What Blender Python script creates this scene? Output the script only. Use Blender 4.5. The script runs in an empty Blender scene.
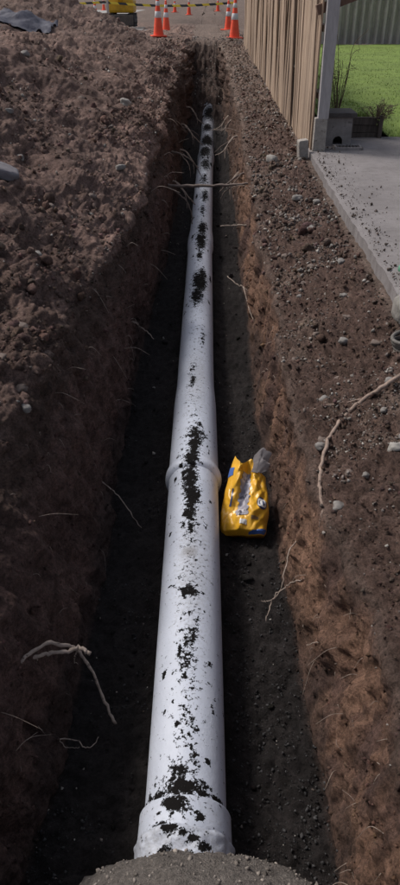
import bpy, bmesh, math, random
import numpy as np
from mathutils import Vector, Matrix
R = math.radians
sc = bpy.context.scene
C = sc.collection
random.seed(7); rng = np.random.default_rng(7)

# ------------------------------------------------------------------ camera, sky, sun, exposure
cam_d = bpy.data.cameras.new('camera'); cam = bpy.data.objects.new('camera', cam_d); C.objects.link(cam)
cam.location = (0, 0, 1.6)
cam.rotation_euler = (R(90 - 33.8), 0, R(0.71))
cam_d.sensor_fit = 'VERTICAL'; cam_d.sensor_height = 24
cam_d.lens = 24 * 668 / 885
cam_d.clip_start = 0.05; cam_d.clip_end = 2000
sc.camera = cam

SUN_EL, SUN_AZ = 50, -62          # azimuth from +Y towards +X, so the light comes over the spoil heap
w = bpy.data.worlds.new('World'); sc.world = w; w.use_nodes = True
nt = w.node_tree; nt.nodes.clear()
sky = nt.nodes.new('ShaderNodeTexSky'); sky.sky_type = 'NISHITA'; sky.sun_disc = False
sky.sun_elevation = R(SUN_EL); sky.sun_rotation = R(SUN_AZ)
sky.air_density = 1.0; sky.dust_density = 4.0; sky.ozone_density = 1.0
hs = nt.nodes.new('ShaderNodeHueSaturation'); hs.inputs['Saturation'].default_value = 0.58
bg = nt.nodes.new('ShaderNodeBackground'); bg.inputs['Strength'].default_value = 0.07
wo = nt.nodes.new('ShaderNodeOutputWorld')
nt.links.new(sky.outputs[0], hs.inputs['Color']); nt.links.new(hs.outputs[0], bg.inputs['Color']); nt.links.new(bg.outputs[0], wo.inputs['Surface'])
sd = bpy.data.lights.new('sun', 'SUN'); sun = bpy.data.objects.new('sun', sd); C.objects.link(sun)
sd.energy = 1.5; sd.angle = R(14); sd.color = (1.0, 0.95, 0.88)
sv = Vector((math.sin(R(SUN_AZ)) * math.cos(R(SUN_EL)), math.cos(R(SUN_AZ)) * math.cos(R(SUN_EL)), math.sin(R(SUN_EL))))
sun.rotation_euler = sv.to_track_quat('Z', 'Y').to_euler(); sun.location = (-6, 6, 12)
vs = sc.view_settings
vs.view_transform = 'Standard'; vs.look = 'None'; vs.gamma = 1; vs.use_curve_mapping = False
vs.exposure = 0.72
sc.cycles.use_denoising = True
sc.cycles.max_bounces = 6

# ------------------------------------------------------------------ numpy noise
_P = np.random.default_rng(11).permutation(256).astype(np.int32); _P = np.concatenate([_P, _P, _P])
_V = np.random.default_rng(12).uniform(-1, 1, 256).astype(np.float32)
def _hash(i, j, k): return _P[_P[_P[i & 255] + (j & 255)] + (k & 255)]
def vnoise(p):
    b = np.floor(p).astype(np.int32); f = (p - b).astype(np.float32); u = f * f * (3 - 2 * f)
    r = 0
    for dx in (0, 1):
        wx = u[:, 0] if dx else 1 - u[:, 0]
        for dy in (0, 1):
            wy = u[:, 1] if dy else 1 - u[:, 1]
            for dz in (0, 1):
                wz = u[:, 2] if dz else 1 - u[:, 2]
                r = r + wx * wy * wz * _V[_hash(b[:, 0] + dx, b[:, 1] + dy, b[:, 2] + dz)]
    return r
def fbm(p, scale, oct=4, gain=0.5, off=0.0):
    p = np.asarray(p, float) * scale + off; a = 1.0; r = 0; n = 0
    for o in range(oct):
        r = r + a * vnoise(p); n += a; p = p * 2.03 + 17.3; a *= gain
    return r / n
def lumps(p, scale, off=0.0):
    """crumb-like bumps: rounded domes round jittered cell points"""
    p = np.asarray(p, float) * scale + off
    b = np.floor(p).astype(np.int32); best = np.zeros(len(p), np.float32)
    for dx in (-1, 0, 1):
        for dy in (-1, 0, 1):
            for dz in (-1, 0, 1):
                c = b + (dx, dy, dz)
                h = _hash(c[:, 0], c[:, 1], c[:, 2])
                q = c + np.stack([_V[h], _V[_P[h + 31]], _V[_P[h + 77]]], 1) * 0.5 + 0.5
                rad = 0.35 + 0.45 * np.abs(_V[_P[h + 123]])
                d2 = ((p - q) ** 2).sum(1) / rad ** 2
                best = np.maximum(best, np.sqrt(np.clip(1 - d2, 0, 1)) * rad)
    return best
def sstep(a, b, x): t = np.clip((x - a) / (b - a), 0, 1); return t * t * (3 - 2 * t)

# ------------------------------------------------------------------ materials
def nodes(name):
    m = bpy.data.materials.new(name); m.use_nodes = True
    return m, m.node_tree, m.node_tree.nodes['Principled BSDF']
def N(t, typ, **kw):
    n = t.nodes.new(typ)
    for k, v in kw.items():
        if k in n.inputs: n.inputs[k].default_value = v
        else: setattr(n, k, v)
    return n
def noise_node(t, scale, detail=4, rough=0.6, vec=None, obj=True):
    n = N(t, 'ShaderNodeTexNoise', Scale=scale, Detail=detail, Roughness=rough)
    if vec is None:
        tc = N(t, 'ShaderNodeTexCoord'); vec = tc.outputs['Object']
    t.links.new(vec, n.inputs['Vector'])
    return n
def ramp(t, fac, stops):
    r = N(t, 'ShaderNodeValToRGB'); e = r.color_ramp.elements
    while len(e) < len(stops): e.new(0.5)
    for k, (p, c) in enumerate(stops):
        e[k].position = p; e[k].color = (*c, 1) if len(c) == 3 else c
    t.links.new(fac, r.inputs['Fac']); return r
def mixc(t, typ, a, b, fac=1.0):
    m = N(t, 'ShaderNodeMix', data_type='RGBA', blend_type=typ)
    if hasattr(fac, 'links'): t.links.new(fac, m.inputs[0])
    else: m.inputs[0].default_value = fac
    for s, v in ((6, a), (7, b)):
        if hasattr(v, 'links'): t.links.new(v, m.inputs[s])
        else: m.inputs[s].default_value = (*v, 1)
    return m.outputs[2]
def bump(t, b, h, strength=0.5, dist=0.01):
    n = N(t, 'ShaderNodeBump', Strength=strength, Distance=dist)
    t.links.new(h, n.inputs['Height']); t.links.new(n.outputs[0], b.inputs['Normal'])
def m_vary(name, c, rough=0.8, var=0.35, scale=8, bscale=60, bstr=0.4, bdist=0.004, spots=None, metallic=0.0, stretch=None):
    """a base colour with uneven darker and lighter areas, fine relief and optional grime"""
    m, t, b = nodes(name)
    tc = N(t, 'ShaderNodeTexCoord'); v = tc.outputs['Object']
    if stretch:
        mp = N(t, 'ShaderNodeMapping'); mp.inputs['Scale'].default_value = stretch; t.links.new(v, mp.inputs['Vector']); v = mp.outputs[0]
    n1 = noise_node(t, scale, 6, 0.65, v)
    lo = tuple(x * (1 - var) for x in c); hi = tuple(min(1, x * (1 + var)) for x in c)
    col = ramp(t, n1.outputs['Fac'], [(0.3, lo), (0.7, hi)]).outputs[0]
    if spots:
        sp = noise_node(t, spots[1], 5, 0.7, v)
        f = ramp(t, sp.outputs['Fac'], [(spots[2], (0, 0, 0)), (spots[2] + 0.08, (1, 1, 1))]).outputs[0]
        col = mixc(t, 'MIX', col, spots[0], f)
    t.links.new(col, b.inputs['Base Color'])
    n2 = noise_node(t, bscale, 4, 0.6, v)
    bump(t, b, n2.outputs['Fac'], bstr, bdist)
    b.inputs['Roughness'].default_value = rough; b.inputs['Metallic'].default_value = metallic
    return m
def m_attr(name, rough=0.95, fine=90, bdist=0.006, contrast=0.5, bstr=0.7):
    """soil: colour of the soil kind from the mesh, grain from noise"""
    m, t, b = nodes(name)
    a = N(t, 'ShaderNodeAttribute', attribute_name='Col')
    n1 = noise_node(t, fine, 9, 0.8); n2 = noise_node(t, fine * 0.18, 5, 0.65)
    g = ramp(t, n1.outputs['Fac'], [(0.36, (1 - contrast,) * 3), (0.64, (1 + contrast,) * 3)]).outputs[0]
    g2 = ramp(t, n2.outputs['Fac'], [(0.36, (0.66, 0.65, 0.64)), (0.64, (1.34, 1.35, 1.36))]).outputs[0]
    c = mixc(t, 'MULTIPLY', a.outputs['Color'], g); c = mixc(t, 'MULTIPLY', c, g2)
    t.links.new(c, b.inputs['Base Color'])
    bump(t, b, n1.outputs['Fac'], bstr, bdist)
    b.inputs['Roughness'].default_value = rough; b.inputs['Specular IOR Level'].default_value = 0.25
    return m

# ------------------------------------------------------------------ object helpers
def tag(o, label=None, cat=None, group=None, kind=None):
    if label: o['label'] = label
    if cat: o['category'] = cat
    if group: o['group'] = group
    if kind: o['kind'] = kind
    return o
def link(name, me, mat=None, parent=None, smooth=False):
    o = bpy.data.objects.new(name, me); C.objects.link(o)
    if mat is not None: me.materials.clear(); me.materials.append(mat)
    if parent is not None: o.parent = parent
    if smooth: me.polygons.foreach_set('use_smooth', [True] * len(me.polygons))
    return o
def empty(name, loc, rz=0):
    o = bpy.data.objects.new(name, None); C.objects.link(o); o.location = loc; o.rotation_euler = (0, 0, rz); o.empty_display_size = 0.1
    return o
def from_np(name, V, F, col=None):
    me = bpy.data.meshes.new(name)
    V = np.asarray(V, np.float32); F = np.asarray(F, np.int32)
    me.vertices.add(len(V)); me.vertices.foreach_set('co', V.ravel())
    k = F.shape[1]
    me.loops.add(F.size); me.loops.foreach_set('vertex_index', F.ravel())
    me.polygons.add(len(F)); me.polygons.foreach_set('loop_start', np.arange(0, F.size, k, dtype=np.int32))
    me.update(calc_edges=True)
    if col is not None:
        a = me.color_attributes.new('Col', 'FLOAT_COLOR', 'POINT')
        a.data.foreach_set('color', np.concatenate([col, np.ones((len(col), 1))], 1).astype(np.float32).ravel())
    me.validate()
    return me
def grid_faces(r, c, wrap=False):
    i = np.arange(r - 1)[:, None]; j = np.arange(c if wrap else c - 1)[None, :]; j2 = (j + 1) % c
    return np.stack([i * c + j, i * c + j2, (i + 1) * c + j2, (i + 1) * c + j], -1).reshape(-1, 4)
def bm_mesh(bm, name='mesh'):
    me = bpy.data.meshes.new(name); bm.to_mesh(me); bm.free(); return me
def add_box(bm, c, s, rot=None, bevel=0.0):
    M = Matrix.Translation(c)
    if rot is not None: M = M @ rot.to_4x4()
    r = bmesh.ops.create_cube(bm, size=1.0, matrix=M @ Matrix.Diagonal((*s, 1)))
    if bevel:
        es = list({e for v in r['verts'] for e in v.link_edges})
        bmesh.ops.bevel(bm, geom=es, offset=bevel, segments=2, affect='EDGES', profile=0.6)
def tube_np(pts, rad, n=8, jitter=0.0, seed=0):
    """tapered round tube along a smooth line through pts; returns V, F (quads, closed ends by a tip ring)"""
    P = np.asarray(pts, float); rad = np.asarray(rad, float)
    if len(P) > 2:                                   # Catmull-Rom
        Q = []; RR = []
        E = np.vstack([2 * P[0] - P[1], P, 2 * P[-1] - P[-2]])
        for i in range(len(P) - 1):
            for s in np.linspace(0, 1, 7)[:-1]:
                a, b_, c, d = E[i:i + 4]
                Q.append(0.5 * (2 * b_ + (c - a) * s + (2 * a - 5 * b_ + 4 * c - d) * s * s + (3 * b_ - a - 3 * c + d) * s ** 3))
                RR.append(rad[i] * (1 - s) + rad[i + 1] * s)
        Q.append(P[-1]); RR.append(rad[-1]); P = np.array(Q); rad = np.array(RR)
    if jitter:
        g = np.random.default_rng(seed); P = P + g.normal(0, jitter, P.shape); rad = rad * (1 + g.uniform(-0.18, 0.18, len(rad)))
    P = np.vstack([P[0] - (P[1] - P[0]) * 1e-3, P, P[-1] + (P[-1] - P[-2]) * 1e-3]); rad = np.concatenate([[1e-4], rad, [1e-4]])
    T = np.gradient(P, axis=0); T /= np.linalg.norm(T, axis=1)[:, None] + 1e-12
    up = np.array([0.31, 0.2, 0.93]); A = np.cross(T, up); A /= np.linalg.norm(A, axis=1)[:, None] + 1e-9; B = np.cross(T, A)
    th = np.linspace(0, 2 * np.pi, n, endpoint=False)
    V = P[:, None] + rad[:, None, None] * (np.cos(th)[None, :, None] * A[:, None] + np.sin(th)[None, :, None] * B[:, None])
    return V.reshape(-1, 3), grid_faces(len(P), n, True)
def join_np(parts):
    V = []; F = []; o = 0
    for v, f in parts: V.append(v); F.append(f + o); o += len(v)
    return np.vstack(V), np.vstack(F)

# ------------------------------------------------------------------ ground: one sheet with the trench, the spoil heap and the banks
FLOOR = -1.15
def rise(Y): return np.interp(Y, [-50, 7, 12, 20, 25, 2000], [0, 0, 0.10, 0.48, 0.56, 0.56])
# stations along the trench; for each the cross profile (X, Z above the rise)
ST = [0.6, 1.3, 2.1, 2.8, 3.7, 5.0, 7.0, 9.0, 12.0, 15.0, 18.0, 21.0]
floorL = [-.70, -.68, -.63, -.60, -.62, -.62, -.55, -.52, -.52, -.53, -.52, -.46]
floorR = [.56, .53, .49, .43, .42, .42, .42, .42, .41, .41, .40, .34]
midL = [-.84, -.82, -.78, -.73, -.72, -.70, -.62, -.57, -.57, -.55, -.50, -.42]
lipL = [-1.02, -1.0, -.96, -.92, -.84, -.76, -.72, -.70, -.72, -.72, -.66, -.6]
lipR = [.66, .64, .60, .56, .53, .52, .50, .50, .50, .48, .44, .36]
lipRz = [-.30, -.34, -.42, -.48, -.50, -.42, -.32, -.26, -.20, -.14, -.08, -.04]
heapH = [0.9, 0.9, 0.95, 1.0, 1.0, 0.95, 1.0, 1.1, 1.05, 0.88, 1.36, 1.25]
heapX = [-3.3, -3.3, -3.2, -3.1, -3.0, -3.0, -3.1, -3.3, -3.7, -4.0, -4.1, -4.2]
def prof(Y):
    f0 = lambda a: np.interp(Y, ST, a)
    def f(a):
        r = f0(a)
        if a in (floorL, midL, lipL, floorR, lipR):
            k = [floorL, midL, lipL, floorR, lipR].index(a); q = np.stack([Y * 0 + 3.7 * k, Y, Y * 0], 1)
            am = np.array((0.05, 0.06, 0.09, 0.045, 0.08))[k] * (1 + 1.3 * sstep(12, 18, Y))
            r = r + am * (fbm(q, 1.1, 4, 0.6, 5 * (k > 2)) * 1.3 + 0.4 * fbm(q, 5.0, 2, 0.5, 9))
        return r
    t = sstep(0.40, 0.55, Y) * (1 - sstep(20.6, 22.2, Y))          # 1 inside the trench, 0 beyond both ends
    far = 1 - sstep(15.5, 21.0, Y)                                  # the floor climbs towards the far end
    hz = sstep(-2, 1, Y) * (1 - sstep(18.6, 22.0, Y))
    fl = (FLOOR - rise(Y)) * 1.0
    flz = (fl + 0.27 * sstep(13.6, 15.2, Y) + 0.66 * sstep(15.5, 21.0, Y)) * t
    hx = f(heapX); hh = f(heapH) * hz
    return [(-600, 0 * Y), (-14, 0 * Y), (hx - 3.4, 0.05 * hz), (hx - 1.3, 0.92 * hh), (hx, hh), (hx + 0.8, hh * 0.80), (f(lipL) - 0.55, (0.22 - 0.08 * sstep(13, 18, Y)) * hh + 0.06 * hz), (f(lipL), -0.02 * t),
            (f(midL), -0.36 * t), (f(floorL), flz), (f(floorR), flz), (f(lipR), f(lipRz) * t), ((f(lipR) + 1.22) / 2 + 0.02, (f(lipRz) * 0.42 - 0.07) * t),
            (1.22, -0.10 + 0 * Y), (3.2, -0.12 + 0 * Y), (14, -0.1 + 0 * Y), (600, -0.1 + 0 * Y)]
SEG = [3, 8, 40, 34, 34, 96, 90, 64, 84, 100, 92, 62, 56, 16, 8, 3]
rows = [-600, -100, -30, -12, -6, -3, -1.5, -0.8, -0.3, 0.0, 0.2, 0.3, 0.36]
y = 0.4
while y < 26: rows.append(y); y += max(0.0075, 0.0066 * y)
while y < 1200: rows.append(y); y *= 1.045
rows = np.array(rows)
pr = prof(rows)
PX = np.stack([np.broadcast_to(a, rows.shape) for a, _ in pr], 1); PZ = np.stack([np.broadcast_to(b, rows.shape) for _, b in pr], 1)
gx = []; gz = []; seg_u = []
for k, n in enumerate(SEG):
    u = np.linspace(0, 1, n, endpoint=False)
    gx.append(PX[:, k:k + 1] * (1 - u) + PX[:, k + 1:k + 2] * u)
    # cubic through neighbours softens the breaks between segments
    z0, z1 = PZ[:, k:k + 1], PZ[:, k + 1:k + 2]
    gz.append(z0 * (1 - u) + z1 * u); seg_u.append(k + u)
gx.append(PX[:, -1:]); gz.append(PZ[:, -1:]); seg_u.append(np.array([len(SEG)]))
GX = np.concatenate(gx, 1); GZ = np.concatenate(gz, 1); SU = np.concatenate(seg_u)
for it in range(3):                                   # soften profile corners
    GX[:, 1:-1] = (GX[:, :-2] + 2 * GX[:, 1:-1] + GX[:, 2:]) / 4 if False else GX[:, 1:-1]
    GZ[:, 12:-8] = (GZ[:, 11:-9] + 2 * GZ[:, 12:-8] + GZ[:, 13:-7]) / 4
NR, NC = GX.shape
GY = np.broadcast_to(rows[:, None], GX.shape)
GZ = GZ + rise(GY) * (1 - 0.5 * sstep(1.3, 3.0, GX) * (1 - sstep(30, 45, GY)))
pit = np.exp(-(((GX - 0.9) / 2.0) ** 4)) * np.exp(-(((GY - 40) / 4.0) ** 4)); GZ = GZ - 0.55 * pit
V = np.stack([GX, GY, GZ], -1)
def normals(V):
    a = np.gradient(V, axis=0); b = np.gradient(V, axis=1)
    n = np.cross(b, a); n /= np.linalg.norm(n, axis=-1, keepdims=True) + 1e-12
    n[n[..., 2] < -0.2] *= -1
    return n
Nn = normals(V).reshape(-1, 3); P = V.reshape(-1, 3)
S = np.broadcast_to(SU[None, :], GX.shape).ravel(); Yf = P[:, 1]
inY = sstep(0.3, 0.6, Yf) * (1 - sstep(21.2, 22.4, Yf))
near = (1 - sstep(24, 40, Yf)) * sstep(-3, 0, Yf) * sstep(-13, -9, P[:, 0]) * (1 - sstep(1.2, 1.5, P[:, 0]))
wallL = sstep(7.0, 7.4, S) * (1 - sstep(8.8, 9.1, S)) * inY
wallR = sstep(9.95, 10.2, S) * (1 - sstep(10.8, 11.05, S)) * inY
floor_ = sstep(8.97, 9.03, S) * (1 - sstep(9.97, 10.03, S)) * inY
bankR = sstep(10.9, 11.2, S) * (1 - sstep(12.8, 13.0, S))
heap = (1 - sstep(7.0, 7.3, S)) * sstep(2, 3, S)
wall = np.maximum(wallL, wallR)
Pw = P * np.array([1, 1, 0.35])                        # vertical streaks on the cut faces
big = fbm(P, 1.1, 4)
mid = fbm(P, 4.5, 4, 0.55, 3.1)
wst = fbm(Pw, 7.0, 4, 0.55, 9.0)
fin = fbm(P, 22, 3, 0.6, 5.0)
lm = lumps(P, 9.0, 2.0); lm2 = lumps(P, 24.0, 7.0)
n_t = fbm(P, 2.0, 3, 0.5, 55.0)
clod = fbm(P, 1.7, 3, 0.6, 91.0)                                # where the heap is lumpy rather than fine
hole = np.clip(fbm(P, 6.5, 3, 0.5, 23.0) - 0.15, 0, 1)            # knocked-out hollows in the cut faces
d = near * (-wall * 0.10 * hole + 0.10 * big * (0.2 + heap * 1.9 + wall * 0.3) + 0.045 * mid * (0.4 + heap * 1.5 + bankR * 1.1 + wall * 0.45)
     + wall * 0.045 * wst + 0.020 * fin * (0.8 + 0.3 * wall)
     + lm * 0.045 * (heap * 1.0 * sstep(-0.25, 0.45, clod) + bankR * 0.7 + 0.1 + floor_ * 0.25) + lm2 * 0.026 * (heap * (0.45 + 0.7 * sstep(-0.2, 0.3, clod)) + bankR * 1.2 + 0.3 + floor_ * 0.8 + wall * 0.2))
toothm = np.abs(np.sin(P[:, 1] * 14 + P[:, 2] * 4 + 2.5 * n_t)) ** 2
d = d + near * wall * 0.016 * (toothm - 0.5)                     # scrapes of the bucket teeth
xp = np.interp(Yf, [0, 3.4, 8, 12, 21], [-.07, -.084, -.10, -.075, 0.0]); d = d + floor_ * near * 0.06 * np.exp(-((np.abs(P[:, 0] - xp) - .16) / .055) ** 2) * (0.8 + 1.2 * mid)
d = d + near * sstep(15, 18, Yf) * (floor_ + wall) * (0.16 * fbm(P, 2.6, 3, 0.6, 14) + 0.10 * lm)
d = np.where((floor_ > 0.5) & (Yf < 15), d * 0.75, d)
keep_path = 1 - sstep(12.6, 13.0, S)
Pd = P + Nn * (d * keep_path + (1 - keep_path) * 0)[:, None]
# soil kinds
def c3(*v): return np.array(v)[None] * np.array([[1.24, 1.06, .99]])
top = c3(.066, .049, .043); spoil = c3(.135, .103, .093); sub = c3(.155, .105, .078); red = c3(.090, .063, .057)
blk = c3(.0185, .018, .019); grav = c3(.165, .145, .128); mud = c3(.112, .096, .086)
def mix(a, b, f): return a * (1 - f[:, None]) + b * f[:, None]
n1 = fbm(P, 0.9, 4, 0.6, 40); n2 = fbm(P, 3.2, 4, 0.6, 60); n3 = fbm(Pw, 5.0, 4, 0.6, 80)
col = np.broadcast_to(mud, P.shape).copy(); col = mix(col, np.broadcast_to(top, P.shape), sstep(7, 7.2, S) * (1 - sstep(10.9, 11.1, S)) * sstep(0.3, 0.6, Yf) * (1 - sstep(22.8, 23.8, Yf)))
col = mix(col, spoil, heap * near); col = mix(col, top, heap * near * sstep(0.0, 0.45, n2 + 0.5 * n1) * 0.8)
col = mix(col, top, wallL * sstep(0.55, 0.2, (S - 7) / 2 + 0.25 * n3)); col = mix(col, red, wallL * sstep(0.25, 0.5, (S - 7) / 2 + 0.25 * n3))
col = mix(col, c3(.20, .152, .135), heap * near * sstep(0.05, 0.35, fbm(P, 1.4, 4, 0.6, 33) + 0.25 * clod) * 0.8)
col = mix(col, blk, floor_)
bk = mix(np.broadcast_to(top * 1.25, P.shape), grav, sstep(0.0, 0.6, n2) * 0.6)
col = mix(col, bk, bankR * (near > 0))
col = mix(col, red * 0.9, wallR); col = mix(col, sub, wallR * sstep(-0.5, 0.15, n3 + 0.35 * n1))
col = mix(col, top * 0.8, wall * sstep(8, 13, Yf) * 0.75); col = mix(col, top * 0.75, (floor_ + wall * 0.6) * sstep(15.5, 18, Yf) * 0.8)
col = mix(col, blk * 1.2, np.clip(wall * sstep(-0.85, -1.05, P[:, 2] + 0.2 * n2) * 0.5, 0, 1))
fg = sstep(9, 19, Yf) * near * (1 - floor_) * (1 - wall)
col = mix(col, grav, fg * 0.55 * (1 - heap * 0.6))
col *= (1 + 0.25 * n2 + 0.2 * n3)[:, None]; col = np.clip(col, 0.004, 1)
M_SOIL = m_attr('soil', 0.95, 75, 0.02, 0.6, 1.0)
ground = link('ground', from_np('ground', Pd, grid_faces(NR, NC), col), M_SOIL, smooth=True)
tag(ground, 'bare earth with a deep straight trench, banks and a spoil heap', kind='structure')
GP = Pd; GN = normals(Pd.reshape(NR, NC, 3)).reshape(-1, 3)
def ground_at(x, y, r=None):
    """height of the soil under a point"""
    k = np.argmin((GP[:, 0] - x) ** 2 + (GP[:, 1] - y) ** 2); return float(GP[k, 2])
G1, G2 = n1, n2                                        # soil patchiness, kept for the scatter below

#--OBJECTS--
# ------------------------------------------------------------------ path, lawn, road, paving
def sheet(name, x0, x1, nx, y0, y1, ny, zf, mat, label=None, kind='structure', thick=None, edge=0.0):
    X, Y = np.meshgrid(np.linspace(x0, x1, nx), np.linspace(y0, y1, ny)); p = np.stack([X, Y, 0 * X], -1).reshape(-1, 3)
    if edge:
        wv = 1 - np.clip((p[:, 0] - x0) / 0.12, 0, 1)
        p[:, 0] += wv * edge * (fbm(p * [0, 1, 0], 2.2, 4, 0.6, 70) + 0.8 * np.minimum(0.2, fbm(p * [0, 1, 0], 9, 3, 0.6, 71)))
    p[:, 2] = zf(p)
    V = p; F = grid_faces(ny, nx)
    if thick:
        L = p.reshape(ny, nx, 3)
        for ring in (L[:, 0], L[0, ::-1]):
            b = ring.copy(); b[:, 2] -= thick; m_ = (ring + b) / 2
            if edge: m_[:, 0] += edge * 0.25 * fbm(m_, 14, 3, 0.6, 6); b[:, 0] -= 0.01
            W = np.concatenate([ring, m_, b]); o = len(V); n = len(ring); V = np.vstack([V, W]); F = np.vstack([F, grid_faces(3, n) + o])
    o = link(name, from_np(name, V, F), mat, smooth=True)
    return tag(o, label, kind=kind)
m_path, t, b = nodes('concrete_path')
tc = N(t, 'ShaderNodeTexCoord')
n1 = noise_node(t, 2.2, 7, 0.7, tc.outputs['Object']); n2 = noise_node(t, 14, 6, 0.75, tc.outputs['Object']); n3 = noise_node(t, 160, 3, 0.6, tc.outputs['Object'])
cc = ramp(t, n1.outputs['Fac'], [(0.3, (.145, .130, .130)), (0.7, (.235, .215, .217))]).outputs[0]
f1 = ramp(t, n2.outputs['Fac'], [(0.56, (0, 0, 0)), (0.70, (0.7, 0.7, 0.7))]).outputs[0]
cc = mixc(t, 'MIX', cc, (.085, .068, .060), f1)
gr = ramp(t, n3.outputs['Fac'], [(0.3, (.8, .8, .8)), (0.7, (1.15, 1.15, 1.15))]).outputs[0]
cc = mixc(t, 'MULTIPLY', cc, gr); t.links.new(cc, b.inputs['Base Color']); b.inputs['Roughness'].default_value = 0.85
bump(t, b, n2.outputs['Fac'], 0.5, 0.012)
path = sheet('concrete_path', 1.235, 4.6, 60, 1.2, 9.72, 420, lambda p: 0.012 * fbm(p, 1.5, 4) + rise(p[:, 1]) * 0.6 + 0.004 * fbm(p, 9, 3) - 0.012 * (p[:, 0] < 1.25), m_path, 'grey dirty concrete path beside the trench', thick=0.16, edge=0.022)

def lawn_z(p):
    X, Y = p[:, 0], p[:, 1]
    return 0.28 - 0.25 * sstep(2.05, 2.5, X) * (1 - sstep(9.6, 12.5, Y)) - 0.05 * (1 - sstep(9.75, 10.1, Y)) + 0.03 * fbm(p, 1.3, 3) + 0.015 * fbm(p, 7, 3)
M_LAWN = m_vary('lawn', (.145, .21, .038), 0.9, 0.25, 1.6, 70, 0.8, 0.02, spots=((.09, .15, .03), 5.0, 0.62))
sheet('lawn', 1.46, 16, 60, 9.74, 25.2, 60, lawn_z, M_LAWN, 'bright green mown lawn behind the paling fence')
# grass blades, dense near the edge of the path
n = 26000; gx_ = 1.5 + rng.random(n) ** 1.4 * 6; gy_ = 9.76 + rng.random(n) ** 1.9 * 14
base = np.stack([gx_, gy_, 0 * gx_], 1); base[:, 2] = lawn_z(base) - 0.005
ang = rng.random(n) * 6.283; hh = rng.uniform(0.012, 0.035, n) * (1 + 1.2 * (gy_ < 10.0)); ww = rng.uniform(0.003, 0.006, n)
dx = np.stack([np.cos(ang), np.sin(ang), 0 * ang], 1) * ww[:, None]; ln = np.stack([rng.normal(0, .4, n), rng.normal(0, .4, n), np.ones(n)], 1) * hh[:, None]
GV = np.stack([base - dx, base + dx, base + ln], 1).reshape(-1, 3)
gc = np.repeat(np.array([[.14, .205, .037]]) * rng.uniform(0.6, 1.35, (n, 1)) * (1 + rng.normal(0, .12, (n, 3))), 3, 0)
M_GRASS = m_attr('grass_blade', 0.7, 20, 0.0005, 0.1, 0.05)
tag(link('grass', from_np('grass', GV, np.arange(n * 3).reshape(-1, 3), np.clip(gc, .01, 1)), M_GRASS), 'short green grass of the lawn', kind='stuff')

M_ROAD = m_vary('road', (.30, .29, .28), 0.9, 0.2, 0.4, 30, 0.4, 0.01)
sheet('road', -70, -5.5, 20, 44, 68, 8, lambda p: 0.566 + 0 * p[:, 0], M_ROAD, 'pale grey road surface beyond the spoil heap')
M_PAVE = m_vary('paving', (.27, .255, .25), 0.9, 0.25, 1.2, 30, 0.4, 0.01, spots=((.13, .11, .10), 1.5, 0.56))
sheet('pavement', -4.2, -1.0, 30, 24.8, 29.5, 30, lambda p: 0.572 + 0.02 * fbm(p, 1.2, 3), M_PAVE, 'pale worn pavement strip between the cones and the excavator')

# ------------------------------------------------------------------ the pipe
def pipe_x(y): return np.interp(y, [0, 1.4, 3.4, 5, 8, 12, 16, 21], [-.070, -.072, -.084, -.096, -.100, -.075, -.03, 0.0])
def pipe_z(y): return np.interp(y, [0, 3.4, 3.9, 8, 14, 17, 21], [-.995, -.985, -.995, -.995, -.985, -.80, -.42])
# black clinging soil: (distance, angle from the top in degrees, half length, half angle, strength)
BL = [(1.328, -6, .010, 80, .9), (1.345, -6, .030, 32, 1.0), (1.40, -10, .05, 16, .65), (1.45, 10, .05, 10, .5), (1.28, -14, .030, 13, 1.1), (1.26, 4, .03, 8, .6), (1.62, -3, .10, 18, .42), (1.76, 2, .10, 15, .35), (1.92, -2, .07, 13, .55), (2.02, 0, .07, 12, .62), (2.06, 4, .05, 9, .5),
      (2.32, -3, .035, 16, 1.0), (2.30, 8, .03, 8, .6), (2.16, 16, .05, 5, .55), (2.8, -3, .07, 14, .55), (2.92, -4, .09, 13, .85), (3.08, -2, .12, 15, 1.0), (3.25, -6, .14, 15, 1.05), (3.45, -3, .12, 14, 1.0), (3.62, 3, .10, 12, .9),
      (3.74, 4, .08, 20, .85), (3.85, 12, .05, 10, .6), (4.5, -8, .12, 7, .65), (4.72, -6, .06, 6, .7), (5.3, 22, .2, 8, .5), (6.25, -5, .22, 20, .9), (6.65, 5, .25, 24, 1.1), (6.9, 16, .15, 14, .9), (7.5, 2, .2, 12, .7), (8.0, 5, .3, 22, 1.0), (8.5, 8, .3, 18, .95),
      (9.4, 4, .3, 14, .6), (10.2, 12, .35, 22, .7), (11.2, 0, .4, 25, .6), (12.4, 6, .5, 28, .75), (13.5, -4, .5, 35, .8), (14.5, 5, .35, 40, 1.0), (15.6, 0, .3, 30, .8), (17, 10, .6, 40, .8), (19, 0, .8, 40, .9)]
BL2 = [(y_, a, hl * 1.15, ha * 1.2, min(1.2, st * 1.02)) for (y_, a, hl, ha, st) in BL]; rb = random.Random(3)
for (y_, a, hl, ha, st) in BL:                         # ragged satellites round each patch
    for k in range(5): BL2.append((y_ + rb.gauss(0, 1.1) * hl, a + rb.gauss(0, 1.5) * ha, hl * rb.uniform(.1, .35), ha * rb.uniform(.1, .4), rb.uniform(.5, 1.1)))
BL2 += [(1.05 + .018 * k, -30 + (k * 47) % 60, .012 + .004 * (k % 3), 6 + (k * 5) % 7, .9) for k in range(11)]
m_pipe, t, b = nodes('pipe_plastic')
tc = N(t, 'ShaderNodeTexCoord'); oc = tc.outputs['Object']
at = N(t, 'ShaderNodeAttribute', attribute_name='Col')
sep = N(t, 'ShaderNodeSeparateColor'); t.links.new(at.outputs['Color'], sep.inputs[0])
na = noise_node(t, 30, 7, 0.75, oc); nb = noise_node(t, 130, 4, 0.6, oc); nc = noise_node(t, 3.0, 5, 0.6, oc)
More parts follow.
